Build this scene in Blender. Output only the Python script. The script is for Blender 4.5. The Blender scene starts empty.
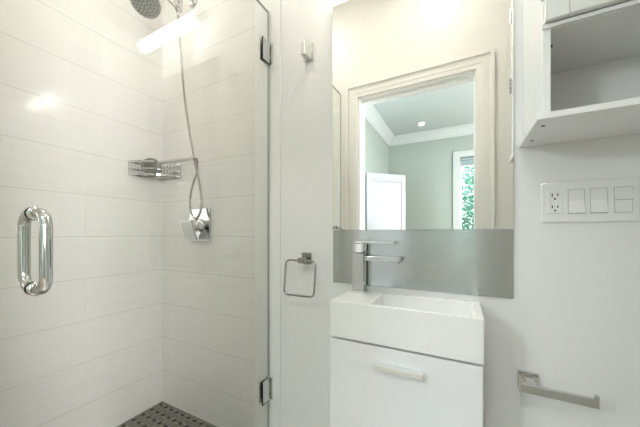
import bpy, bmesh, math, random
from mathutils import Vector, Matrix
R = math.radians
PI = math.pi
random.seed(4)
sc = bpy.context.scene
C = sc.collection

# ------------------------------------------------------------------ camera, sky, lights, exposure
CAM_Z = 1.07
cam_d = bpy.data.cameras.new('camera')
cam = bpy.data.objects.new('camera', cam_d)
C.objects.link(cam)
cam.location = (0, 0, CAM_Z)
cam.rotation_euler = (R(90), 0, R(27.6))
cam_d.sensor_width = 36
cam_d.lens = 272 / 640 * 36
cam_d.shift_y = 19.5 / 640
cam_d.clip_start = 0.02
sc.camera = cam

w = bpy.data.worlds.new('sky')
sc.world = w
w.use_nodes = True
wn = w.node_tree
wn.nodes.clear()
wo = wn.nodes.new('ShaderNodeOutputWorld')
wb = wn.nodes.new('ShaderNodeBackground')
wb.inputs[0].default_value = (0.80, 0.93, 1.0, 1)
wb.inputs[1].default_value = 2.2
wn.links.new(wb.outputs[0], wo.inputs[0])

def light(name, kind, loc, rot, energy, color, **kw):
    d = bpy.data.lights.new(name, kind)
    d.energy = energy
    d.color = color
    for k, v in kw.items():
        setattr(d, k, v)
    o = bpy.data.objects.new(name, d)
    C.objects.link(o)
    o.location = loc
    o.rotation_euler = rot
    return o

light('sun', 'SUN', (0, 0, 8), (R(42), 0, R(-10)), 3.0, (1, 0.96, 0.88), angle=R(1))
# added daylight fill for the bedroom, through a made-up side window (out of the picture, in the wall at X = 2.2)
light('bedroom_side_fill', 'AREA', (2.30, -2.0, 1.7), (0, R(90), 0), 78, (1.0, 0.965, 0.97), shape='RECTANGLE', size=1.5, size_y=1.3)
# unseen ceiling fills added for the bathroom and the shower
# bedroom ceiling fill added for frontal light, hidden above the door head
light('bedroom_ceiling_fill', 'AREA', (-0.30, -1.50, 2.955), (0, 0, 0), 8, (0.88, 0.97, 1.0), shape='DISK', size=0.34)
light('bath_fill', 'AREA', (-0.15, 0.42, 3.03), (0, 0, 0), 2.2, (1, 0.96, 0.90), shape='DISK', size=0.16)
light('shower_fill', 'AREA', (-1.2, 0.45, 3.03), (0, 0, 0), 3, (1, 0.96, 0.90), shape='DISK', size=0.16)

sc.view_settings.view_transform = 'Standard'
sc.view_settings.look = 'None'
sc.view_settings.gamma = 1
sc.view_settings.use_curve_mapping = False
sc.view_settings.exposure = 1.03

# ------------------------------------------------------------------ materials
def nt(name):
    m = bpy.data.materials.new(name)
    m.use_nodes = True
    t = m.node_tree
    b = t.nodes['Principled BSDF']
    return m, t, b

def mat(name, col, rough=0.5, metal=0.0, spec=0.5, coat=0.0, noise=0.0, nscale=8.0, bump=0.0, bscale=60.0, stretch=None):
    m, t, b = nt(name)
    b.inputs['Base Color'].default_value = (*col, 1)
    b.inputs['Roughness'].default_value = rough
    b.inputs['Metallic'].default_value = metal
    b.inputs['Specular IOR Level'].default_value = spec
    b.inputs['Coat Weight'].default_value = coat
    tc = t.nodes.new('ShaderNodeTexCoord')
    mp = t.nodes.new('ShaderNodeMapping')
    t.links.new(tc.outputs['Object'], mp.inputs[0])
    if stretch:
        mp.inputs['Scale'].default_value = stretch
    n = t.nodes.new('ShaderNodeTexNoise')
    n.inputs['Scale'].default_value = nscale
    n.inputs['Detail'].default_value = 3
    t.links.new(mp.outputs[0], n.inputs['Vector'])
    mx = t.nodes.new('ShaderNodeMix')
    mx.data_type = 'RGBA'
    mx.inputs[6].default_value = (*[c * (1 - noise) for c in col], 1)
    mx.inputs[7].default_value = (*[min(1, c * (1 + noise)) for c in col], 1)
    t.links.new(n.outputs['Fac'], mx.inputs[0])
    t.links.new(mx.outputs[2], b.inputs['Base Color'])
    if bump:
        n2 = t.nodes.new('ShaderNodeTexNoise')
        n2.inputs['Scale'].default_value = bscale
        t.links.new(mp.outputs[0], n2.inputs['Vector'])
        bp = t.nodes.new('ShaderNodeBump')
        bp.inputs['Strength'].default_value = bump
        bp.inputs['Distance'].default_value = 0.002
        t.links.new(n2.outputs['Fac'], bp.inputs['Height'])
        t.links.new(bp.outputs[0], b.inputs['Normal'])
    return m

def tile_mat(name, axis):
    """large format glazed wall tile: running courses 0.203 m high with fine streaks and thin grout"""
    m, t, b = nt(name)
    g = t.nodes.new('ShaderNodeNewGeometry')
    sx = t.nodes.new('ShaderNodeSeparateXYZ')
    t.links.new(g.outputs['Position'], sx.inputs[0])
    cb = t.nodes.new('ShaderNodeCombineXYZ')
    a1 = t.nodes.new('ShaderNodeMath'); a1.operation = 'ADD'
    a1.inputs[1].default_value = 3.015 if axis == 'Y' else 3.614
    t.links.new(sx.outputs[axis], a1.inputs[0])
    a2 = t.nodes.new('ShaderNodeMath'); a2.operation = 'ADD'
    a2.inputs[1].default_value = -0.2406 + 0.203 * 2
    t.links.new(sx.outputs['Z'], a2.inputs[0])
    t.links.new(a1.outputs[0], cb.inputs[0])
    t.links.new(a2.outputs[0], cb.inputs[1])
    def math_(op, a, b=None, c=None):
        n_ = t.nodes.new('ShaderNodeMath'); n_.operation = op
        for k_, x_ in enumerate((a, b, c)):
            if x_ is None: continue
            if isinstance(x_, (int, float)): n_.inputs[k_].default_value = x_
            else: t.links.new(x_, n_.inputs[k_])
        return n_.outputs[0]
    rv = math_('DIVIDE', a2.outputs[0], 0.203)
    row = math_('FLOOR', rv)
    fv = math_('FRACT', rv)
    dv_ = math_('MULTIPLY', math_('MINIMUM', fv, math_('SUBTRACT', 1.0, fv)), 0.203)
    ru = math_('ADD', math_('DIVIDE', a1.outputs[0], 0.609), math_('MULTIPLY', row, 0.5))
    fu = math_('FRACT', ru)
    du_ = math_('MULTIPLY', math_('MINIMUM', fu, math_('SUBTRACT', 1.0, fu)), 0.609)
    hm = math_('LESS_THAN', dv_, 0.0012)
    vm = math_('LESS_THAN', du_, 0.0007)
    line = math_('MAXIMUM', hm, math_('MULTIPLY', vm, 0.5))
    gm = t.nodes.new('ShaderNodeMix'); gm.data_type = 'RGBA'
    gm.inputs[6].default_value = (0.815, 0.807, 0.775, 1)
    gm.inputs[7].default_value = (0.60, 0.60, 0.555, 1)
    t.links.new(line, gm.inputs[0])
    mp = t.nodes.new('ShaderNodeMapping')
    mp.inputs['Scale'].default_value = (3.0, 55.0, 1)
    mp.inputs['Rotation'].default_value = (0, 0, 0.02)
    t.links.new(cb.outputs[0], mp.inputs[0])
    n = t.nodes.new('ShaderNodeTexNoise')
    n.inputs['Scale'].default_value = 1.0
    n.inputs['Detail'].default_value = 5
    t.links.new(mp.outputs[0], n.inputs['Vector'])
    mx = t.nodes.new('ShaderNodeMix'); mx.data_type = 'RGBA'; mx.blend_type = 'MULTIPLY'
    mx.inputs[0].default_value = 1
    rmp = t.nodes.new('ShaderNodeMapRange')
    rmp.inputs[1].default_value = 0.3; rmp.inputs[2].default_value = 0.7
    rmp.inputs[3].default_value = 0.975; rmp.inputs[4].default_value = 1.015
    t.links.new(n.outputs['Fac'], rmp.inputs[0])
    t.links.new(gm.outputs[2], mx.inputs[6])
    t.links.new(rmp.outputs[0], mx.inputs[7])
    t.links.new(mx.outputs[2], b.inputs['Base Color'])
    b.inputs['Roughness'].default_value = 0.10
    inv = t.nodes.new('ShaderNodeMath'); inv.operation = 'SUBTRACT'; inv.inputs[0].default_value = 1
    t.links.new(line, inv.inputs[1])
    bp = t.nodes.new('ShaderNodeBump')
    bp.inputs['Strength'].default_value = 0.5
    bp.inputs['Distance'].default_value = 0.0015
    t.links.new(inv.outputs[0], bp.inputs['Height'])
    t.links.new(bp.outputs[0], b.inputs['Normal'])
    return m

def glass_mat(name, tint):
    m = bpy.data.materials.new(name)
    m.use_nodes = True
    t = m.node_tree
    t.nodes.clear()
    o = t.nodes.new('ShaderNodeOutputMaterial')
    tr = t.nodes.new('ShaderNodeBsdfTransparent')
    tr.inputs[0].default_value = (*tint, 1)
    gl = t.nodes.new('ShaderNodeBsdfGlossy')
    gl.inputs['Roughness'].default_value = 0.0
    lw = t.nodes.new('ShaderNodeLayerWeight')
    lw.inputs['Blend'].default_value = 0.5
    pw = t.nodes.new('ShaderNodeMath'); pw.operation = 'POWER'; pw.inputs[1].default_value = 5
    t.links.new(lw.outputs['Facing'], pw.inputs[0])
    ma = t.nodes.new('ShaderNodeMath'); ma.operation = 'MULTIPLY_ADD'
    ma.inputs[1].default_value = 0.95; ma.inputs[2].default_value = 0.045
    t.links.new(pw.outputs[0], ma.inputs[0])
    mx = t.nodes.new('ShaderNodeMixShader')
    t.links.new(ma.outputs[0], mx.inputs[0])
    t.links.new(tr.outputs[0], mx.inputs[1])
    t.links.new(gl.outputs[0], mx.inputs[2])
    t.links.new(mx.outputs[0], o.inputs[0])
    return m

def emit_mat(name, col, strength):
    m, t, b = nt(name)
    b.inputs['Base Color'].default_value = (0.9, 0.9, 0.88, 1)
    b.inputs['Emission Color'].default_value = (*col, 1)
    b.inputs['Emission Strength'].default_value = strength
    return m

def steel_mat(name):
    m, t, b = nt(name)
    b.inputs['Metallic'].default_value = 1.0
    b.inputs['Roughness'].default_value = 0.27
    g = t.nodes.new('ShaderNodeNewGeometry')
    mp = t.nodes.new('ShaderNodeMapping'); mp.inputs['Scale'].default_value = (4, 4, 260)
    t.links.new(g.outputs['Position'], mp.inputs[0])
    n = t.nodes.new('ShaderNodeTexNoise'); n.inputs['Scale'].default_value = 2.0; n.inputs['Detail'].default_value = 6
    t.links.new(mp.outputs[0], n.inputs['Vector'])
    n2 = t.nodes.new('ShaderNodeTexNoise'); n2.inputs['Scale'].default_value = 45; n2.inputs['Detail'].default_value = 4
    t.links.new(g.outputs['Position'], n2.inputs['Vector'])
    ad = t.nodes.new('ShaderNodeMath'); ad.operation = 'ADD'
    t.links.new(n.outputs['Fac'], ad.inputs[0]); t.links.new(n2.outputs['Fac'], ad.inputs[1])
    cr = t.nodes.new('ShaderNodeMapRange')
    cr.inputs[1].default_value = 0.7; cr.inputs[2].default_value = 1.3
    cr.inputs[3].default_value = 0.0; cr.inputs[4].default_value = 1.0
    t.links.new(ad.outputs[0], cr.inputs[0])
    mx = t.nodes.new('ShaderNodeMix'); mx.data_type = 'RGBA'
    mx.inputs[6].default_value = (0.545, 0.57, 0.575, 1)
    mx.inputs[7].default_value = (0.60, 0.622, 0.622, 1)
    t.links.new(cr.outputs[0], mx.inputs[0])
    t.links.new(mx.outputs[2], b.inputs['Base Color'])
    rr = t.nodes.new('ShaderNodeMapRange')
    rr.inputs[3].default_value = 0.20; rr.inputs[4].default_value = 0.24
    t.links.new(n2.outputs['Fac'], rr.inputs[0])
    t.links.new(rr.outputs[0], b.inputs['Roughness'])
    b.inputs['Anisotropic'].default_value = 0.85
    tg = t.nodes.new('ShaderNodeCombineXYZ'); tg.inputs[2].default_value = 1.0
    t.links.new(tg.outputs[0], b.inputs['Tangent'])
    return m

M = {}
M['paint'] = mat('white_wall_paint', (0.80, 0.80, 0.785), 0.45, noise=0.012, nscale=3, bump=0.06, bscale=220)
M['cream'] = mat('cream_wall_paint', (0.82, 0.805, 0.735), 0.45, noise=0.012, nscale=3)
M['cream_trim'] = mat('cream_trim_paint', (0.85, 0.84, 0.785), 0.3, noise=0.01)
M['ceil'] = mat('ceiling_paint', (0.84, 0.84, 0.82), 0.7, noise=0.01)
M['trim'] = mat('trim_paint', (0.83, 0.83, 0.81), 0.28, noise=0.01)
M['tile_y'] = tile_mat('glazed_tile_side', 'Y')
M['tile_x'] = tile_mat('glazed_tile_back', 'X')
M['floor'] = mat('pale_floor_tile', (0.74, 0.73, 0.70), 0.35, noise=0.05, nscale=5)
M['mosaic'] = mat('mosaic_stone', (0.155, 0.15, 0.118), 0.6, spec=0.15, noise=0.25, nscale=30)
M['mosaic_dot'] = mat('mosaic_dot', (0.010, 0.010, 0.009), 0.6, spec=0.1, noise=0.2)
M['grout'] = mat('mosaic_grout', (0.42, 0.41, 0.36), 0.8, noise=0.1)
M['chrome'] = mat('polished_chrome', (0.66, 0.67, 0.67), 0.06, 1.0, noise=0.01)
M['satin'] = mat('satin_chrome', (0.58, 0.58, 0.57), 0.22, 1.0, noise=0.03, nscale=40)
M['dark_metal'] = mat('dark_edge_metal', (0.05, 0.05, 0.05), 0.25, 1.0)
M['grey_plastic'] = mat('grey_plastic', (0.17, 0.17, 0.155), 0.4, noise=0.05)
M['face_plastic'] = mat('pale_grey_plastic', (0.40, 0.40, 0.38), 0.4, noise=0.05)
M['nozzle'] = mat('nozzle_rubber', (0.05, 0.05, 0.05), 0.6)
M['pale_plastic'] = mat('pale_satin_plastic', (0.62, 0.60, 0.56), 0.3, 0.35, noise=0.03)
M['alu'] = mat('satin_aluminium', (0.80, 0.80, 0.79), 0.42, 0.8, noise=0.02)
M['wire'] = mat('chrome_wire', (0.42, 0.42, 0.41), 0.2, 1.0)
M['hose'] = mat('hose_metal', (0.42, 0.405, 0.38), 0.25, 1.0, noise=0.15, nscale=600)
M['ceramic'] = mat('white_ceramic', (0.90, 0.90, 0.89), 0.12, coat=0.3, noise=0.004)
M['lacquer'] = mat('white_lacquer', (0.86, 0.87, 0.88), 0.18, coat=0.2, noise=0.004)
M['cab'] = mat('white_cabinet_paint', (0.82, 0.82, 0.80), 0.25, noise=0.01)
M['switch'] = mat('white_switch_plastic', (0.80, 0.80, 0.77), 0.3, noise=0.01)
M['gap'] = mat('switch_gap_grey', (0.48, 0.48, 0.46), 0.5)
M['slot'] = mat('dark_slot', (0.01, 0.01, 0.01), 0.6)
M['mirror'] = mat('mirror_silver', (0.93, 0.935, 0.925), 0.0, 1.0)
M['mirror_edge'] = mat('mirror_edge_glass', (0.25, 0.33, 0.31), 0.1)
M['steel'] = steel_mat('brushed_steel')
M['glass'] = glass_mat('shower_glass', (0.984, 0.988, 0.980))
M['glass_edge'] = mat('glass_edge_green', (0.35, 0.42, 0.39), 0.15)
M['pane'] = glass_mat('window_pane', (0.97, 0.985, 0.98))
M['tube'] = emit_mat('lit_lamp_tube', (1.0, 0.945, 0.86), 9.5)
M['fill_sconce'] = emit_mat('fill_sconce_glass', (0.80, 0.93, 1.0), 62.0)  # glow of the lamp added in the bedroom as fill
M['fill_lens'] = emit_mat('lit_fill_lens', (1.0, 0.95, 0.87), 6.0)  # glow of the added, unseen ceiling fills
M['sage'] = mat('sage_wall_paint', (0.315, 0.365, 0.325), 0.6, noise=0.02, nscale=3)
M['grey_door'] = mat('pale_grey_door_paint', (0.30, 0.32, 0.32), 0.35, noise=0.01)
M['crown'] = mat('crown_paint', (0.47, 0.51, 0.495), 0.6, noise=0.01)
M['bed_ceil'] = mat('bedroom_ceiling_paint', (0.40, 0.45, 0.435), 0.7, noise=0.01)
M['wood_floor'] = mat('bedroom_floor_boards', (0.33, 0.24, 0.16), 0.4, noise=0.25, nscale=6, stretch=(1, 10, 1))
M['leaf'] = mat('leaf_green', (0.08, 0.34, 0.22), 0.5, noise=0.5, nscale=4)
M['bark'] = mat('bark', (0.12, 0.09, 0.07), 0.9, noise=0.3)
M['blind'] = mat('grey_blind_cloth', (0.26, 0.32, 0.34), 0.8, noise=0.05)
M['lawn'] = mat('lawn', (0.10, 0.18, 0.06), 0.9, noise=0.3)

# ------------------------------------------------------------------ mesh building
class MB:
    def __init__(self):
        self.v = []; self.f = []; self.s = []; self.m = []
    def add(self, vs, fs, smooth=False, mi=0):
        o = len(self.v)
        self.v += [tuple(x) for x in vs]
        for f in fs:
            self.f.append([i + o for i in f]); self.s.append(smooth); self.m.append(mi)
        return self
    def box(self, x0, x1, y0, y1, z0, z1, mi=0, rot=None, piv=None):
        vs = [Vector(p) for p in ((x0,y0,z0),(x1,y0,z0),(x1,y1,z0),(x0,y1,z0),(x0,y0,z1),(x1,y0,z1),(x1,y1,z1),(x0,y1,z1))]
        if rot is not None:
            p = Vector(piv) if piv is not None else Vector(((x0+x1)/2,(y0+y1)/2,(z0+z1)/2))
            vs = [rot @ (q - p) + p for q in vs]
        return self.add(vs, [(0,3,2,1),(4,5,6,7),(0,1,5,4),(1,2,6,5),(2,3,7,6),(3,0,4,7)], False, mi)
    def tube(self, pts, r, n=12, closed=False, caps=True, mi=0):
        pts = [Vector(p) for p in pts]
        L = len(pts)
        rs = r if isinstance(r, (list, tuple)) else [r] * L
        tang = []
        for i in range(L):
            a = pts[(i-1) % L] if (closed or i > 0) else pts[i]
            b = pts[(i+1) % L] if (closed or i < L-1) else pts[i]
            tang.append((b - a).normalized())
        t0 = tang[0]
        up = Vector((0,0,1)) if abs(t0.z) < 0.9 else Vector((1,0,0))
        nrm = (up - t0 * up.dot(t0)).normalized()
        vs = []
        for i in range(L):
            t = tang[i]
            nrm = (nrm - t * nrm.dot(t)).normalized()
            bi = t.cross(nrm)
            for k in range(n):
                a = 2 * PI * k / n
                vs.append(pts[i] + (nrm * math.cos(a) + bi * math.sin(a)) * rs[i])
        fs = []
        for i in range(L if closed else L-1):
            j = (i+1) % L
            for k in range(n):
                k2 = (k+1) % n
                fs.append((i*n+k, i*n+k2, j*n+k2, j*n+k))
        self.add(vs, fs, True, mi)
        if caps and not closed:
            self.add(vs[:n], [tuple(reversed(range(n)))], False, mi)
            self.add(vs[-n:], [tuple(range(n))], False, mi)
        return self
    def lathe(self, prof, base, axis, n=32, mi=0, smooth=True):
        """prof: list of (radius, distance along axis)"""
        ax = Vector(axis).normalized(); base = Vector(base)
        up = Vector((0,0,1)) if abs(ax.z) < 0.9 else Vector((1,0,0))
        e1 = (up - ax * up.dot(ax)).normalized(); e2 = ax.cross(e1)
        vs = []
        for r, h in prof:
            for k in range(n):
                a = 2 * PI * k / n
                vs.append(base + ax * h + (e1 * math.cos(a) + e2 * math.sin(a)) * r)
        fs = []
        for i in range(len(prof) - 1):
            for k in range(n):
                k2 = (k+1) % n
                fs.append((i*n+k, i*n+k2, (i+1)*n+k2, (i+1)*n+k))
        self.add(vs, fs, smooth, mi)
        self.add(vs[:n], [tuple(reversed(range(n)))], False, mi)
        self.add(vs[-n:], [tuple(range(n))], False, mi)
        return self
    def prism(self, poly, a, b, axis, mi=0):
        """poly 2-D points extruded along axis ('X','Y','Z') from a to b"""
        def P(p, t):
            return {'X': (t, p[0], p[1]), 'Y': (p[0], t, p[1]), 'Z': (p[0], p[1], t)}[axis]
        n = len(poly)
        vs = [P(p, a) for p in poly] + [P(p, b) for p in poly]
        fs = [tuple(range(n)), tuple(reversed(range(n, 2*n)))]
        for i in range(n):
            j = (i+1) % n
            fs.append((i, i+n, j+n, j))
        return self.add(vs, fs, False, mi)

def root_loc(o):
    while o.parent: o = o.parent
    return o.location

def build(name, mb, mats, parent=None, bevel=0.0, seg=2, origin=None, label=None):
    off = Vector(root_loc(parent)) if parent else Vector(origin or (0,0,0))
    me = bpy.data.meshes.new(name)
    me.from_pydata([tuple(Vector(v) - off) for v in mb.v], [], mb.f)
    mats = mats if isinstance(mats, (list, tuple)) else [mats]
    for m in mats: me.materials.append(m)
    for p, s, i in zip(me.polygons, mb.s, mb.m):
        p.use_smooth = s; p.material_index = i
    bm = bmesh.new(); bm.from_mesh(me)
    bmesh.ops.recalc_face_normals(bm, faces=bm.faces)
    bm.to_mesh(me); bm.free()
    o = bpy.data.objects.new(name, me)
    C.objects.link(o)
    if parent: o.parent = parent
    else: o.location = off
    if bevel:
        md = o.modifiers.new('bevel', 'BEVEL')
        md.width = bevel; md.segments = seg; md.limit_method = 'ANGLE'; md.angle_limit = R(40)
    if label: o['label'] = label
    return o

def thing(name, label, cat, loc, group=None):
    o = bpy.data.objects.new(name, None)
    o.empty_display_size = 0.05
    C.objects.link(o)
    o.location = loc
    o['label'] = label; o['category'] = cat
    if group: o['group'] = group
    return o

def tag(o, label, cat, group=None):
    o['label'] = label; o['category'] = cat
    if group: o['group'] = group
    return o

def struct(name, mb, m, label=None, cat=None, **kw):
    o = build(name, mb, m, **kw)
    if not kw.get('parent'):
        o['kind'] = 'structure'
        if label: o['label'] = label
        if cat: o['category'] = cat
    return o

# ------------------------------------------------------------------ measurements (metres)
D = 1.02            # wall with mirror and vanity
XL = -1.614         # tiled side wall of the shower
XR = 1.00           # right wall
YF = -0.08          # wall with the doorway, behind the camera
TH = 0.14           # its thickness
HC = 3.04           # ceiling
SF = 0.05           # shower floor
GX = -0.797         # glass door plane
BX0, BX1, BY = -1.34, 2.20, -3.61   # bedroom

# ------------------------------------------------------------------ bathroom shell
struct('wall_back', MB().box(-0.80, XR + .1, D, D + .12, 0, HC), M['paint'], 'white painted wall carrying mirror and vanity', 'wall')
struct('wall_shower', MB().box(XL - .12, -0.80, D, D + .12, 0, HC), M['tile_x'], 'glazed off white tiled wall holding the shower valve', 'wall')
struct('wall_left', MB().box(XL - .12, XL, YF - TH, D, 0, HC), M['tile_y'], 'glazed off white tiled wall on the left side of the shower', 'wall')
struct('wall_right', MB().box(XR, XR + .1, YF, D, 0, HC), M['paint'], 'white painted wall at the right end of the bathroom', 'wall')
OX0, OX1, OZ = -0.748, 0.085, 2.165
wf = MB()
wf.box(XL, OX0, YF - TH, YF, 0, HC).box(OX1, BX1, YF - TH, YF, 0, HC).box(OX0, OX1, YF - TH, YF, OZ, HC)
struct('wall_front', wf, M['cream'], 'cream wall with the doorway, reflected in the mirror', 'wall')
struct('floor', MB().box(GX + .06, XR, YF - TH, D, -.1, 0), M['floor'], 'pale bathroom floor', 'floor')
struct('ceiling', MB().box(XL - .12, XR + .1, YF - TH, D + .12, HC, HC + .1), M['ceil'], 'white bathroom ceiling', 'ceiling')
struct('trim_1', MB().box(-0.882, -0.734, D - .007, D, .11, HC), M['trim'], 'flat white vertical trim strip at the shower edge', 'trim')
struct('trim_2', MB().box(GX - .06, GX + .06, YF, D, 0, .11), M['tile_y'], 'tiled kerb under the glass shower door', 'kerb')
struct('baseboard_back', MB().box(-0.734, XR, D - .014, D, 0, .12), M['trim'], 'white baseboard below the vanity', 'baseboard')

# shower floor: basket weave stone mosaic with dark dots
sf = MB().box(XL, GX - .06, YF, D, -.05, SF - .002, mi=0)
p_, b_, a_, d_ = .050, .0333, .0667, .0167
g_ = .0026
nx = int((GX - .06 - XL) / p_) + 2; ny = int((D - YF) / p_) + 2
def clipbox(x0, x1, y0, y1, mi):
    x0 = max(x0, XL + .001); x1 = min(x1, GX - .061); y0 = max(y0, YF + .001); y1 = min(y1, D - .001)
    if x1 - x0 > .003 and y1 - y0 > .003:
        sf.box(x0, x1, y0, y1, SF - .003, SF, mi)
for i in range(nx):
    for j in range(ny):
        cx = XL + i * p_; cy = D - j * p_
        hx, hy = (a_/2, b_/2) if (i + j) % 2 else (b_/2, a_/2)
        clipbox(cx - hx + g_, cx + hx - g_, cy - hy + g_, cy + hy - g_, 1)
        clipbox(cx + p_/2 - d_/2, cx + p_/2 + d_/2, cy - p_/2 - d_/2, cy - p_/2 + d_/2, 2)
struct('floor_shower', sf, [M['grout'], M['mosaic'], M['mosaic_dot']], 'grey basket weave mosaic floor with dark dots in the shower', 'floor')

# doorway casing with a stepped moulding, jamb lining and head stop
tc = MB()
ow = .100
steps = ((0.0, .030, .016), (.030, .055, .020), (.055, .078, .015), (.078, .100, .030))
for s0, s1, dp in steps:
    tc.box(OX0 - s1, OX0 - s0, YF, YF + dp, 0, OZ + s1)
    tc.box(OX1 + s0, OX1 + s1, YF, YF + dp, 0, OZ + s1)
    tc.box(OX0 - s0, OX1 + s0, YF, YF + dp, OZ + s0, OZ + s1)
struct('trim_3', tc, M['cream_trim'], 'stepped cream casing around the doorway, reflected in the mirror', 'door casing')
tj = MB()
tj.box(OX0, OX0 + .012, YF - TH, YF, 0, OZ).box(OX1 - .012, OX1, YF - TH, YF, 0, OZ).box(OX0 + .012, OX1 - .012, YF - TH, YF, OZ - .012, OZ)
tj.box(OX0 + .012, OX1 - .012, YF - .085, YF - .05, OZ - .022, OZ - .012)
struct('trim_4', tj, M['trim'], 'white lining and head stop of the doorway', 'door jamb')

# ------------------------------------------------------------------ bedroom seen through the doorway in the mirror
WX0, WX1, WZ0, WZ1 = -0.035, 0.80, 0.75, 2.46
wbm = MB()
wbm.box(BX0 - .1, WX0, BY - .12, BY, 0, 3.1).box(WX1, BX1 + .1, BY - .12, BY, 0, 3.1)
wbm.box(WX0, WX1, BY - .12, BY, 0, WZ0).box(WX0, WX1, BY - .12, BY, WZ1, 3.1)
struct('wall_far', wbm, M['sage'], 'sage bedroom wall with the window, seen in the mirror', 'wall')
struct('wall_far_left', MB().box(BX0 - .1, BX0, BY, YF - TH, 0, 3.1), M['sage'], 'sage side wall of the bedroom, seen in the mirror', 'wall')
wr = MB()
wr.box(BX1, BX1 + .1, BY, -2.75, 0, 3.1).box(BX1, BX1 + .1, -1.25, YF, 0, 3.1)
wr.box(BX1, BX1 + .1, -2.75, -1.25, 0, 1.0).box(BX1, BX1 + .1, -2.75, -1.25, 2.4, 3.1)
struct('wall_far_right', wr, M['sage'], 'sage bedroom wall with an added side window', 'wall')
struct('floor_bedroom', MB().box(BX0, BX1, BY, YF - TH, -.1, 0), M['wood_floor'], 'boarded bedroom floor', 'floor')
struct('ceiling_bedroom', MB().box(BX0 - .1, BX1 + .1, BY - .12, YF - TH, 3.0, 3.1), M['bed_ceil'], 'bedroom ceiling with a smoke detector, seen in the mirror', 'ceiling')
# crown moulding, profile (out from wall, down from ceiling)
cp = [(0, 0), (.15, 0), (.15, .018), (.125, .03), (.10, .045), (.055, .085), (.035, .115), (.02, .125), (.02, .15), (0, .15)]
cm = MB()
cm.prism([(BY + a, 3.0 - b) for a, b in cp], BX0, BX1, 'X')
cm.prism([(BX0 + a, 3.0 - b) for a, b in cp], BY, YF - TH, 'Y')
struct('trim_5', cm, M['crown'], 'crown moulding round the bedroom ceiling, seen in the mirror', 'crown moulding')

win = thing('window_1', 'bedroom window with leafy trees outside, seen in the mirror', 'window', (0, BY, WZ0))
win['kind'] = 'structure'
fr = MB()
fr.box(WX0, WX1, BY - .10, BY - .05, WZ0, WZ0 + .045).box(WX0, WX1, BY - .10, BY - .05, WZ1 - .045, WZ1)
fr.box(WX0, WX0 + .03, BY - .10, BY - .05, WZ0 + .045, WZ1 - .045).box(WX1 - .03, WX1, BY - .10, BY - .05, WZ0 + .045, WZ1 - .045)
build('window_frame', fr, M['trim'], win)
build('window_pane', MB().box(WX0 + .03, WX1 - .03, BY - .078, BY - .072, WZ0 + .045, WZ1 - .045), M['pane'], win)
cs = MB()
cs.box(WX0 - .115, WX0, BY, BY + .025, WZ0 - .1, WZ1 + .11).box(WX1, WX1 + .115, BY, BY + .025, WZ0 - .1, WZ1 + .11)
cs.box(WX0, WX1, BY, BY + .025, WZ1, WZ1 + .11).box(WX0, WX1, BY, BY + .05, WZ0 - .1, WZ0)
build('window_casing', cs, M['crown'], win, bevel=.004)
win2 = thing('added_window_2', 'side window added to light the bedroom, out of the picture', 'window', (BX1, -2.0, 1.0)); win2['kind'] = 'structure'  # unseen opening added for the bedroom fill light
f2 = MB()
f2.box(BX1 + .02, BX1 + .07, -2.75, -2.70, 1.0, 2.4).box(BX1 + .02, BX1 + .07, -1.325, -1.25, 1.0, 2.4)
f2.box(BX1 + .02, BX1 + .07, -2.70, -1.325, 1.0, 1.05).box(BX1 + .02, BX1 + .07, -2.70, -1.325, 2.35, 2.4)
build('window_frame', f2, M['trim'], win2)
bl = thing('roller_blind', 'rolled up grey blind at the top of the bedroom window', 'blind', (WX0, BY - .03, WZ1))
build('roll', MB().tube([(WX0 + .006, BY - .025, WZ1 - .03), (WX1 - .006, BY - .025, WZ1 - .03)], .024, 16), M['blind'], bl)
build('cloth', MB().box(WX0 + .012, WX1 - .012, BY - .046, BY - .044, WZ1 - .15, WZ1 - .03), M['blind'], bl)
build('bottom_rail', MB().box(WX0 + .012, WX1 - .012, BY - .049, BY - .040, WZ1 - .165, WZ1 - .15), M['trim'], bl)

# white panelled door leaf standing open in the bedroom
hd = thing('interior_door', 'white panelled door standing open in the bedroom, seen in the mirror', 'door', (-1.325, -2.06, 0))
DW, DH, DT = .69, 2.005, .035
def doorpart(name, boxes, m, bevel=.003):
    mb = MB()
    rot = Matrix.Rotation(R(-45), 3, 'Z')
    for x0, x1, y0, y1, z0, z1 in boxes:
        mb.box(-1.325 + x0, -1.325 + x1, -2.06 + y0, -2.06 + y1, z0, z1, rot=rot, piv=(-1.325, -2.06, 0))
    return build(name, mb, m, hd, bevel=bevel)
doorpart('stile_frame', [(0, .07, 0, DT, .01, DH), (DW - .07, DW, 0, DT, .01, DH), (.07, DW - .07, 0, DT, DH - .12, DH), (.07, DW - .07, 0, DT, .01, .2), (.07, DW - .07, 0, DT, .9, 1.02)], M['grey_door'])
doorpart('panel', [(.07, DW - .07, .010, DT - .010, 1.02, DH - .12)], M['grey_door'])
doorpart('panel', [(.07, DW - .07, .010, DT - .010, .2, .9)], M['grey_door'])
kb = MB().lathe([(.012, 0), (.012, .03), (.026, .038), (.030, .05), (.026, .062), (.012, .068)],
                Matrix.Rotation(R(-45), 3, 'Z') @ Vector((DW - .05, DT, 0)) + Vector((-1.325, -2.06, .96)), (1, 1, 0), 16)
build('knob', kb, M['satin'], hd)

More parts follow.
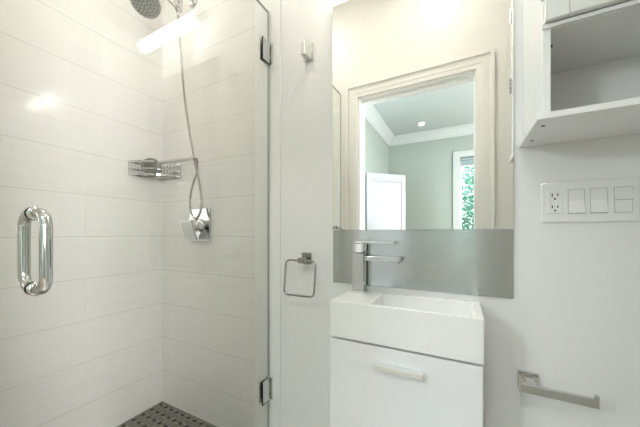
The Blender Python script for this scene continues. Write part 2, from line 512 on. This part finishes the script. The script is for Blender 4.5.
sc_ = thing('added_sconce', 'added globe fill lamp on the bedroom side wall, out of the mirror view', 'lamp', (BX0, -1.2, 1.70))  # unseen lamp added to brighten the open shelf and vanity front
build('wall_plate', MB().lathe([(.055, 0), (.055, .012), (.05, .016)], (BX0, -1.2, 1.70), (1, 0, 0), 24), M['satin'], sc_)
build('arm', MB().tube([(BX0 + .012, -1.2, 1.70), (BX0 + .09, -1.2, 1.70), (BX0 + .12, -1.2, 1.72)], .009, 10), M['satin'], sc_)
build('globe', MB().lathe([(.10 * math.sin(PI * k / 16) + .0005, -.10 * math.cos(PI * k / 16)) for k in range(17)], (BX0 + .12, -1.2, 1.82), (0, 0, 1), 24), M['fill_sconce'], sc_)

sd = thing('smoke_detector', 'round white smoke detector on the bedroom ceiling', 'smoke detector', (-.647, -3.05, 3.0))
build('base', MB().lathe([(.072, 0), (.072, .012)], (-.647, -3.05, 3.0), (0, 0, -1), 24), M['trim'], sd)
build('cover', MB().lathe([(.064, .012), (.060, .03), (.03, .042), (.012, .042)], (-.647, -3.05, 3.0), (0, 0, -1), 24), M['trim'], sd)

# trees outside the bedroom window
def tree(loc, h, rad, n, label, seed):
    rnd = random.Random(seed)
    t = thing('leafy_tree', label, 'tree', loc)
    x, y, z = loc
    build('trunk', MB().tube([(x, y, z), (x + .05, y, z + h * .4), (x - .03, y + .04, z + h * .85)], [.09, .07, .02], 10), M['bark'], t)
    for k in range(5):
        a = k * 1.3 + seed
        z0 = z + h * (.3 + .1 * k)
        build('branch', MB().tube([(x + .02, y, z0), (x + .6 * rad * math.cos(a), y + .6 * rad * math.sin(a), z0 + .5)], [.03, .01], 6), M['bark'], t)
    lf = MB()
    for k in range(n):
        u = Vector((rnd.gauss(0, 1), rnd.gauss(0, 1), rnd.gauss(0, 1))).normalized() * (rnd.random() ** .4)
        c = Vector((x + u.x * rad, y + u.y * rad, z + h * .58 + u.z * h * .46))
        a = Vector((rnd.gauss(0, 1), rnd.gauss(0, 1), rnd.gauss(0, .6))).normalized() * rnd.uniform(.05, .10)
        b = a.orthogonal().normalized() * a.length * .45
        b = Matrix.Rotation(rnd.uniform(0, 6), 3, a) @ b
        lf.add([c - a, c + b, c + a, c - b], [(0, 1, 2, 3)])
    build('foliage', lf, M['leaf'], t)
struct('ground', MB().box(-8, 10, -16, BY - .13, -.4, -.2), M['lawn'], 'lawn outside the bedroom window', 'lawn')
tree((.55, -6.3, -.2), 3.1, 1.15, 3200, 'green leafy tree close outside the bedroom window', 2)
tree((-1.7, -9.6, -.2), 4.8, 1.7, 1700, 'taller leafy tree further left beyond the bedroom window', 5)
tree((2.3, -9.9, -.2), 5.2, 1.8, 1700, 'tallest leafy tree furthest right beyond the bedroom window', 9)

# ------------------------------------------------------------------ glass shower door
gd = thing('shower_door', 'frameless clear glass shower door with chrome pull handle and hinges', 'shower door', (GX, D, .12))
GT = .005
GY0, GY1, GZ0, GZ1 = .165, D - .0135, .118, 2.092
gp = MB().box(GX - GT, GX + GT, GY0, GY1, GZ0, GZ1)
gp.m = [1, 1, 1, 0, 1, 0]
build('glass_panel', gp, [M['glass'], M['glass_edge']], gd)
ed = MB()
def hinge(zc):
    y0, y1 = D - .064, D - .018
    hb = build('hinge', MB().box(GX + GT, GX + GT + .006, y0, y1, zc - .049, zc + .049)
               .box(GX - GT - .006, GX - GT, y0, y1, zc - .049, zc + .049), M['chrome'], gd, bevel=.0006, seg=1, label='polished chrome glass hinge')
    build('edge_strip', MB().box(GX + GT + .0005, GX + GT + .0066, y0 - .003, y0, zc - .049, zc + .049)
          .box(GX + GT + .0005, GX + GT + .0066, y0 - .003, y1, zc - .052, zc - .049), M['dark_metal'], hb)
    build('knuckle', MB().tube([(GX, D - .022, zc - .024), (GX, D - .022, zc + .024)], .0085, 14), M['chrome'], hb)
    build('wall_leaf', MB().box(GX - .018, GX + .022, D - .0125, D - .007, zc - .049, zc + .049), M['chrome'], hb, bevel=.0006, seg=1)
hinge(1.898); hinge(.352)
# back-to-back D pull handle
def dpath(sg):
    off, hz, r = .052, .079, .030
    y = .229; zc = 1.032
    xs = GX + sg * GT
    pts = [(xs, y, zc - hz + .0)]
    pts = []
    pts.append((xs, y, zc - hz))
    for k in range(0, 9):
        a = -PI/2 + k * (PI/2) / 8
        pts.append((xs + sg * (off - r + r * math.cos(a)), y, zc - hz + r + r * math.sin(a)))
    for k in range(0, 9):
        a = k * (PI/2) / 8
        pts.append((xs + sg * (off - r + r * math.cos(a)), y, zc + hz - r + r * math.sin(a)))
    pts.append((xs, y, zc + hz))
    return pts
ph = build('pull_handle', MB().tube(dpath(1), .0104, 18), M['chrome'], gd, label='polished chrome D shaped pull on the outer side of the glass')
build('pull_handle', MB().tube(dpath(-1), .0104, 18), M['chrome'], gd, label='polished chrome D shaped pull on the shower side of the glass')
for sg in (1, -1):
    for zz in (1.032 - .079, 1.032 + .079):
        build('rosette', MB().lathe([(.0145, 0), (.0145, .004), (.011, .006)], (GX + sg * GT, .229, zz), (sg, 0, 0), 20), M['chrome'], gd)

# ------------------------------------------------------------------ shower fittings
# fixed shower head on a bent arm
hx, hy, hz = -1.405, .80, 2.222
nd = Vector((.42, -.50, -1.0)).normalized()
sh = thing('overhead_shower', 'round grey faced shower head on a bent chrome arm', 'shower head', (-1.33, D, 2.34))
hc = Vector((hx, hy, hz))
build('head', MB().lathe([(.012, -.075), (.016, -.05), (.03, -.035), (.062, -.02), (.070, -.012), (.070, -.002), (.066, 0)], hc, nd, 36), M['satin'], sh)
fp = build('spray_face', MB().lathe([(.064, -.001), (.064, .003), (.060, .004)], hc, nd, 36), M['face_plastic'], sh)
e1 = nd.orthogonal().normalized(); e2 = nd.cross(e1)
nz = MB()
for rr, cnt in ((.012, 5), (.026, 10), (.040, 16), (.053, 22)):
    for k in range(cnt):
        a = 2 * PI * k / cnt
        nz.lathe([(.0036, .003), (.0030, .0065)], hc + e1 * rr * math.cos(a) + e2 * rr * math.sin(a), nd, 6)
build('nozzles', nz, M['nozzle'], fp)
b0 = hc - nd * .075
build('arm', MB().tube([(-1.33, D, 2.36), (-1.33, .97, 2.365), (-1.34, .92, 2.36), (-1.36, .875, 2.335), tuple(b0)], .0105, 14), M['chrome'], sh)
build('escutcheon', MB().lathe([(.030, 0), (.030, .004), (.018, .012)], (-1.33, D, 2.36), (0, -1, 0), 24), M['chrome'], sh)
dv = build('diverter', MB().tube([(-1.335, .935, 2.345), (-1.335, .935, 2.255)], .017, 16), M['chrome'], sh)
build('holder_cradle', MB().tube([(-1.335, .935, 2.275), (-1.31, .90, 2.262)], .012, 14), M['chrome'], dv)

# corner basket of bent wire
BZ0, BZ1 = 1.388, 1.462
kx, ky = XL + .004, D - .004
cbk = thing('corner_basket', 'chrome wire basket fixed in the shower corner', 'shower basket', (XL, D, BZ0))
P0 = (XL + .006, D - .190); P1 = (XL + .180, D - .006)
def front(t, bulge=.035):
    x = P0[0] + (P1[0] - P0[0]) * t; y = P0[1] + (P1[1] - P0[1]) * t
    k = bulge * math.sin(PI * t)
    return (x + .70 * k, y - .70 * k)
def flat_rail(zc, hh, closed=True):
    pts = [front(i / 16) for i in range(17)]
    mb = MB()
    for i in range(16):
        (xa, ya), (xb, yb) = pts[i], pts[i+1]
        mb.add([(xa, ya, zc - hh), (xb, yb, zc - hh), (xb, yb, zc + hh), (xa, ya, zc + hh),
                (xa - .002, ya + .002, zc - hh), (xb - .002, yb + .002, zc - hh), (xb - .002, yb + .002, zc + hh), (xa - .002, ya + .002, zc + hh)],
               [(0,1,2,3),(7,6,5,4),(3,2,6,7),(0,4,5,1),(0,3,7,4),(1,5,6,2)])
    mb.box(XL + .001, XL + .004, D - .19, D - .001, zc - hh, zc + hh)
    mb.box(XL + .004, XL + .18, D - .004, D - .001, zc - hh, zc + hh)
    return mb
build('top_rail', flat_rail(BZ1, .005), M['chrome'], cbk)
build('middle_rail', flat_rail((BZ0 + BZ1) / 2 - .002, .003), M['chrome'], cbk)
build('bottom_rail', flat_rail(BZ0 + .004, .005), M['chrome'], cbk)
for i in range(17):
    x, y = front(i / 16)
    build('upright_wire', MB().tube([(x - .001, y + .001, BZ0), (x - .001, y + .001, BZ1)], .0016, 6), M['wire'], cbk)
for i in range(1, 9):
    t = i / 9
    x, y = front(t)
    # floor wires run back towards the two walls
    xx = XL + .004 if t < .5 else x
    build('base_wire', MB().tube([(x, y, BZ0 + .003), (x, D - .004, BZ0 + .003)], .0016, 6), M['wire'], cbk)

# hand shower lying in the basket with its hose
hs = thing('hand_shower', 'grey hand shower lying in the corner basket with looping metal hose', 'hand shower', (XL + .085, D - .085, BZ0 + .03))
def at(px, py, Y):
    u = (px - 320) / 272; ca, sa = math.cos(R(27.6)), math.sin(R(27.6))
    z = Y / (ca + u * sa)
    return (z * (u * ca - sa), Y, CAM_Z + (233 - py) / 272 * z)
hcn = Vector((XL + .078, D - .110, 1.435))
hn = Vector((.55, -.62, -.28)).normalized()
build('spray_head', MB().lathe([(.010, -.034), (.034, -.030), (.048, -.020), (.052, -.008), (.052, .002), (.046, .006)], hcn, hn, 32), M['grey_plastic'], hs)
hf = MB()
f1 = hn.orthogonal().normalized(); f2v = hn.cross(f1)
for rr, cnt in ((.012, 6), (.025, 12), (.038, 18)):
    for k in range(cnt):
        a = 2 * PI * k / cnt
        hf.lathe([(.0025, .005), (.002, .009)], hcn + f1 * rr * math.cos(a) + f2v * rr * math.sin(a), hn, 6)
build('nozzles', hf, M['nozzle'], hs)
He = Vector(at(191.5, 158.3, .925))
Hs = hcn + Vector((.040, .006, .026))
build('grip', MB().tube([tuple(hcn + Vector((.02, .02, .0)) - hn * .012), tuple(Hs.lerp(He, .1)), tuple(Hs.lerp(He, .45)), tuple(Hs.lerp(He, .8)), tuple(He)], [.012, .0125, .0135, .0125, .010], 16), M['pale_plastic'], hs, label='pale tapered grip')
dirh = (He - Hs).normalized()
build('collar', MB().lathe([(.0105, 0), (.0115, .004), (.0115, .018), (.009, .022)], He, dirh, 16), M['chrome'], hs)
def cr(points, n=10):
    P = [Vector(p) for p in points]
    out = []
    for i in range(len(P) - 1):
        p0 = P[max(i-1, 0)]; p1 = P[i]; p2 = P[i+1]; p3 = P[min(i+2, len(P)-1)]
        for k in range(n):
            t = k / n
            out.append(0.5 * ((2*p1) + (-p0 + p2)*t + (2*p0 - 5*p1 + 4*p2 - p3)*t*t + (-p0 + 3*p1 - 3*p2 + p3)*t*t*t))
    out.append(P[-1])
    return out
def at(px, py, Y):
    u = (px - 320) / 272; ca, sa = math.cos(R(27.6)), math.sin(R(27.6))
    z = Y / (ca + u * sa)
    return (z * (u * ca - sa), Y, CAM_Z + (233 - py) / 272 * z)
hose = [at(163, -5, .93), at(170, 2, .925), at(176, 9, .92), at(178.5, 20, .92), at(180.5, 50, .93), at(184, 92, .94), at(189, 130, .95), at(194.5, 160, .95),
        at(198.5, 180, .955), at(201.5, 200, .955), at(200, 213, .955), at(195.5, 218.5, .955), at(191, 213, .955), at(190, 200, .955), at(192.5, 186, .955),
        at(196.8, 172, .955), at(197.2, 162, .945), tuple(He + dirh * .030 + Vector((0.004, 0, -.004))), tuple(He + dirh * .015)]
build('hose', MB().tube(cr(hose), .0056, 10), M['hose'], hs)

# square mixer valve
vv = thing('shower_valve', 'square chrome shower valve with lever on the tiled wall', 'shower valve', (-1.27, D, 1.11))
build('wall_plate', MB().box(-1.355, -1.190, D - .010, D, 1.025, 1.205), M['chrome'], vv, bevel=.003)
build('cartridge_sleeve', MB().lathe([(.036, 0), (.036, .012), (.028, .014), (.028, .060)], (-1.272, D - .010, 1.112), (0, -1, 0), 28), M['chrome'], vv)
lv = MB().box(-1.324, -1.240, D - .084, D - .074, 1.028, 1.135, rot=Matrix.Rotation(R(20), 3, 'X'), piv=(-1.28, D - .079, 1.12))
build('lever', lv, M['chrome'], vv, bevel=.003)

# ------------------------------------------------------------------ wall fittings of the painted wall
# robe hook
rh = thing('robe_hook', 'small chrome robe hook high on the white wall', 'hook', (-.585, D, 1.86))
build('wall_plate', MB().box(-.604, -.566, D - .008, D, 1.811, 1.881), M['satin'], rh, bevel=.001)
build('arm', MB().box(-.594, -.576, D - .048, D - .008, 1.812, 1.820), M['satin'], rh, bevel=.001)
build('prong', MB().box(-.594, -.576, D - .055, D - .048, 1.812, 1.868), M['satin'], rh, bevel=.001)

# towel ring
tr = thing('towel_ring', 'square chrome towel ring hanging on the white wall', 'towel ring', (-.60, D, .962))
build('wall_plate', MB().box(-.619, -.573, D - .009, D, .937, .985), M['wire'], tr, bevel=.001)
build('post', MB().box(-.609, -.584, D - .058, D - .009, .945, .967), M['wire'], tr, bevel=.001)
def rrect(cx, cz, w_, h_, r_, y0, lean, n=6):
    pts = []
    for (sx, sz, a0) in ((1, 1, 0), (-1, 1, 90), (-1, -1, 180), (1, -1, 270)):
        for k in range(n + 1):
            a = R(a0 + 90 * k / n)
            x = cx + sx * (w_/2 - r_) + r_ * math.cos(a); z = cz + sz * (h_/2 - r_) + r_ * math.sin(a)
            pts.append((x, y0 - lean * (cz + h_/2 - z), z))
    return pts
build('ring', MB().tube(rrect(-.601, .883, .146, .144, .020, D - .047, .11), .0042, 10, closed=True), M['wire'], tr)

# toilet paper holder
tp = thing('toilet_paper_holder', 'empty chrome paper holder with flat bar low on the wall', 'toilet paper holder', (.174, D, .626))
build('wall_plate', MB().box(.149, .199, D - .012, D, .602, .652), M['chrome'], tp, bevel=.001)
build('post', MB().box(.163, .185, D - .070, D - .012, .627, .645), M['chrome'], tp, bevel=.001)
bar = build('bar', MB().box(.144, .310, D - .078, D - .066, .621, .644), M['chrome'], tp, bevel=.0012)
build('end_lip', MB().box(.302, .310, D - .078, D - .066, .644, .653), M['chrome'], bar, bevel=.001)

# wall switch plate with socket
sp = thing('switch_plate', 'wide white four gang plate with socket and rocker switches', 'switch plate', (.308, D, 1.158))
build('cover_plate', MB().box(.2065, .410, D - .007, D, 1.100, 1.216), M['switch'], sp, bevel=.003)
PZ = 1.159
gx = [.2375, .2845, .3315, .379]
rc = build('socket', MB().box(gx[0] - .0165, gx[0] + .0165, D - .0095, D - .007, PZ - .033, PZ + .033), M['switch'], sp, bevel=.001)
sl = MB()
for dz in (.017, -.017):
    sl.box(gx[0] - .0075, gx[0] - .0050, D - .0100, D - .0094, PZ + dz - .001, PZ + dz + .008)
    sl.box(gx[0] + .0050, gx[0] + .0075, D - .0100, D - .0094, PZ + dz, PZ + dz + .0075)
    sl.lathe([(.0027, 0), (.0027, .0006)], (gx[0], D - .0094, PZ + dz - .0075), (0, -1, 0), 10)
build('slots', sl, M['slot'], rc)
build('test_buttons', MB().box(gx[0] - .006, gx[0] - .0007, D - .0108, D - .0095, PZ - .0025, PZ + .0025).box(gx[0] + .0007, gx[0] + .006, D - .0108, D - .0095, PZ - .0025, PZ + .0025), M['switch'], rc)
for g in gx[1:]:
    build('switch_frame', MB().box(g - .0180, g + .0180, D - .0074, D - .0069, PZ - .0348, PZ + .0348), M['gap'], sp)
for g in gx[1:3]:
    sw = MB().prism([(D - .007, PZ - .033), (D - .0135, PZ - .033), (D - .0085, PZ + .002), (D - .0095, PZ + .033), (D - .007, PZ + .033)], g - .0165, g + .0165, 'X')
    build('rocker_switch', sw, M['switch'], sp, bevel=.0006)
sw3 = MB().prism([(D - .007, PZ + .001), (D - .0125, PZ + .001), (D - .0095, PZ + .033), (D - .007, PZ + .033)], gx[3] - .0165, gx[3] + .0165, 'X')
build('rocker_switch', sw3, M['switch'], sp, bevel=.0006)
build('rocker_switch', MB().box(gx[3] - .0165, gx[3] + .0165, D - .0085, D - .007, PZ - .033, PZ - .001), M['switch'], sp)
build('timer_slider', MB().box(gx[3] - .0155, gx[3] - .010, D - .0115, D - .0085, PZ - .030, PZ - .002), M['switch'], sp, bevel=.0006)

# ------------------------------------------------------------------ mirror, metal splash panel, lamp
MX0, MX1, MZ0, MZ1 = -.4706, .1385, 1.082, 1.994
mr = thing('wall_mirror', 'large frameless mirror above the vanity', 'mirror', (MX0, D, MZ0))
build('glass', MB().box(MX0, MX1, D - .010, D - .004, MZ0, MZ1), M['mirror'], mr)
build('backing', MB().box(MX0, MX1, D - .004, D, MZ0, MZ1), M['mirror_edge'], mr)
bp_ = build('metal_backsplash', MB().box(MX0, MX1 + .0015, D - .005, D, .868, MZ0), M['steel'], origin=(MX0, D, .868), bevel=.0006, seg=1)
tag(bp_, 'brushed steel splash panel between mirror and basin', 'backsplash')

vl = thing('vanity_light', 'lit white tube lamp above the mirror, reflected in the shower glass', 'lamp', (-.22, D, 2.20))
TY, TZ, TR_ = .92, 2.144, .031
build('tube', MB().lathe([(.026, 0), (TR_, .005), (TR_, .460), (.026, .465)], (-.425, TY, TZ), (1, 0, 0), 32), M['tube'], vl, label='glowing white tube')
for x0 in (-.433, .039):
    build('end_cap', MB().lathe([(.020, 0), (.025, .002), (.025, .009)], (x0, TY, TZ), (1, 0, 0), 24), M['chrome'], vl)
build('wall_plate', MB().box(-.376, .012, D - .022, D, 2.205, 2.275), M['chrome'], vl, bevel=.003)
for xx in (-.350, -.014):
    build('arm', MB().box(xx - .012, xx + .012, TY, D - .022, 2.225, 2.250).box(xx - .012, xx + .012, TY - .012, TY + .012, TZ + .0305, 2.250), M['chrome'], vl, bevel=.001)

bc = thing('added_ceiling_lamp', 'added round ceiling fill lamp of the bedroom, unseen above the doorway head', 'ceiling light', (-.30, -1.5, 3.0))  # fitting added to carry the bedroom ceiling fill
build('shade', MB().lathe([(.19, 0), (.19, .02), (.175, .034), (.16, .036)], (-.30, -1.5, 3.0), (0, 0, -1), 32), M['fill_lens'], bc)
build('trim_ring', MB().lathe([(.20, 0), (.20, .012)], (-.30, -1.5, 3.0), (0, 0, -1), 32), M['trim'], bc)
for nm, (lx, ly), lb in (('b', (-.15, .42), 'added round fill light in the ceiling before the mirror'), ('s', (-1.2, .45), 'added round fill light in the ceiling over the shower')):
    rl = thing('added_recessed_light', lb, 'ceiling light', (lx, ly, HC), 'added ceiling fills')  # unseen fitting added for each bathroom fill light
    ring = MB()
    n = 32
    vs = []
    for r_, z_ in ((.082, HC - .001), (.098, HC - .001), (.098, HC - .006), (.082, HC - .008)):
        vs += [(lx + r_ * math.cos(2*PI*k/n), ly + r_ * math.sin(2*PI*k/n), z_) for k in range(n)]
    fs = []
    for i in range(4):
        for k in range(n):
            fs.append((i*n + k, i*n + (k+1) % n, ((i+1) % 4)*n + (k+1) % n, ((i+1) % 4)*n + k))
    ring.add(vs, fs)
    build('trim_ring', ring, M['trim'], rl)
    build('lens', MB().lathe([(.081, 0), (.081, .004)], (lx, ly, HC), (0, 0, -1), 32), M['fill_lens'], rl)

# ------------------------------------------------------------------ vanity
VX0, VX1, VY = -.393, .051, .820
ZT, ZB = .8455, .7265
bs = MB()
IX0, IX1, IY0, IY1 = -.262, .030, VY + .014, D - .022
o_ = [(VX0, VY), (VX1, VY), (VX1, D), (VX0, D)]
i_ = [(IX0, IY0), (IX1, IY0), (IX1, IY1), (IX0, IY1)]
q_ = [(IX0 + .020, IY0 + .008), (IX1 - .016, IY0 + .008), (IX1 - .016, IY1 - .008), (IX0 + .020, IY1 - .008)]
vs = [(x, y, ZB) for x, y in o_] + [(x, y, ZT) for x, y in o_] + [(x, y, ZT) for x, y in i_] + [(x, y, ZT - .085) for x, y in q_]
fs = [(3, 2, 1, 0)]
for k in range(4):
    l = (k + 1) % 4
    fs += [(k, l, 4 + l, 4 + k), (4 + k, 4 + l, 8 + l, 8 + k), (8 + k, 8 + l, 12 + l, 12 + k)]
fs.append((12, 13, 14, 15))
bs.add(vs, fs)
sk = thing('wash_basin', 'white rectangular ceramic basin on top of the vanity cabinet', 'basin', (VX0, D, ZB))
build('bowl', bs, M['ceramic'], sk, bevel=.004, seg=3)
build('drain', MB().lathe([(.022, 0), (.022, .003), (.016, .004)], (-.116, .915, ZT - .085), (0, 0, 1), 24), M['chrome'], sk)

vc = thing('vanity_cabinet', 'white wall hung vanity cabinet under the basin', 'vanity cabinet', (VX0, D, .22))
build('body', MB().box(VX0 + .004, VX1 - .004, VY + .022, D, .22, ZB - .0005), M['lacquer'], vc, bevel=.001)
fd = build('door', MB().box(VX0 + .002, VX1 - .003, VY + .001, VY + .020, .222, ZB - .006), M['lacquer'], vc, bevel=.0015)
hl = MB().prism([(VY - .024, .6625), (VY - .020, .6625), (VY - .020, .6715), (VY + .001, .6715), (VY + .001, .676), (VY - .024, .676)], -.235, -.096, 'X')
build('handle', hl, M['alu'], fd, bevel=.0008, label='satin bar handle')

# faucet standing on the left deck of the basin
fa = thing('faucet', 'square chrome single lever faucet on the left end of the basin', 'faucet', (-.345, .985, ZT))
FX, FY = -.345, .984
build('base', MB().box(FX - .027, FX + .027, FY - .025, FY + .025, ZT, ZT + .010), M['chrome'], fa, bevel=.002)
build('body', MB().box(FX - .021, FX + .021, FY - .020, FY + .020, ZT + .010, .994), M['satin'], fa, bevel=.002)
build('spout', MB().box(FX + .021, -.192, FY - .018, FY + .018, .968, .985), M['chrome'], fa, bevel=.002)
build('aerator', MB().lathe([(.010, 0), (.010, .006)], (-.206, FY, .968), (0, 0, -1), 16), M['chrome'], fa)
build('cartridge_block', MB().prism([(FX - .021, .997), (FX + .018, .997), (FX + .022, 1.004), (FX + .022, 1.031), (FX - .021, 1.031)], FY - .020, FY + .020, 'Y'), M['chrome'], fa, bevel=.002)
build('lever', MB().box(FX - .021, -.212, FY - .020, FY + .020, 1.031, 1.040), M['chrome'], fa, bevel=.002)

# ------------------------------------------------------------------ wall cabinet with an open shelf
CX0, CX1 = .164, .600
CY = .788
wc = thing('wall_cabinet', 'white wall cabinet with open lower shelf at upper right', 'wall cabinet', (CX0, D, 1.33))
T_ = .014
build('side_panel', MB().box(CX0, CX0 + T_, CY, D, 1.344, 2.25), M['cab'], wc, bevel=.0012)
build('side_panel', MB().box(CX1 - T_, CX1, CY, D, 1.344, 2.25), M['cab'], wc, bevel=.0012)
build('bottom_board', MB().box(CX0 - .011, CX1 + .011, CY - .004, D, 1.330, 1.344), M['cab'], wc, bevel=.0012)
build('middle_board', MB().box(CX0 + T_, CX1 - T_, CY + .001, D - .008, 1.532, 1.542), M['cab'], wc, bevel=.001)
build('shelf_nosing', MB().box(CX0 - .003, CX1 + .003, CY - .006, CY, 1.533, 1.542), M['cab'], wc, bevel=.001)
build('top_board', MB().box(CX0 + T_, CX1 - T_, CY + .001, D - .008, 2.236, 2.25), M['cab'], wc, bevel=.001)
build('back_panel', MB().box(CX0 + T_, CX1 - T_, D - .008, D, 1.344, 2.25), M['cab'], wc)
dr = build('door', MB().box(CX0 + .043, CX1 - .002, CY - .019, CY - .001, 1.545, 2.248), M['cab'], wc, bevel=.002)
build('stile', MB().box(CX0 + .001, CX0 + .042, CY - .018, CY - .001, 1.545, 2.248), M['cab'], wc, bevel=.001)
for zc in (1.625, 1.885):
    h_ = build('hinge', MB().tube([(CX0 - .003, CY - .009, zc - .030), (CX0 - .003, CY - .009, zc + .030)], .0028, 8), M['satin'], wc)
    for k in (-1.5, -.5, .5, 1.5):
        build('knuckle', MB().tube([(CX0 - .003, CY - .009, zc + k * .014 - .004), (CX0 - .003, CY - .009, zc + k * .014 + .004)], .0040, 8), M['satin'], h_)
for (sx, sy, szz) in ((.174, .835, 1.330), (.174, .955, 1.330)):
    build('screw', MB().lathe([(.004, 0), (.004, .0012)], (sx, sy, szz), (0, 0, -1), 12), M['dark_metal'], wc)
build('screw', MB().lathe([(.0035, 0), (.0035, .012)], (CX0 + T_, .83, 1.515), (1, 0, 0), 10), M['dark_metal'], wc, label='dark shelf peg')
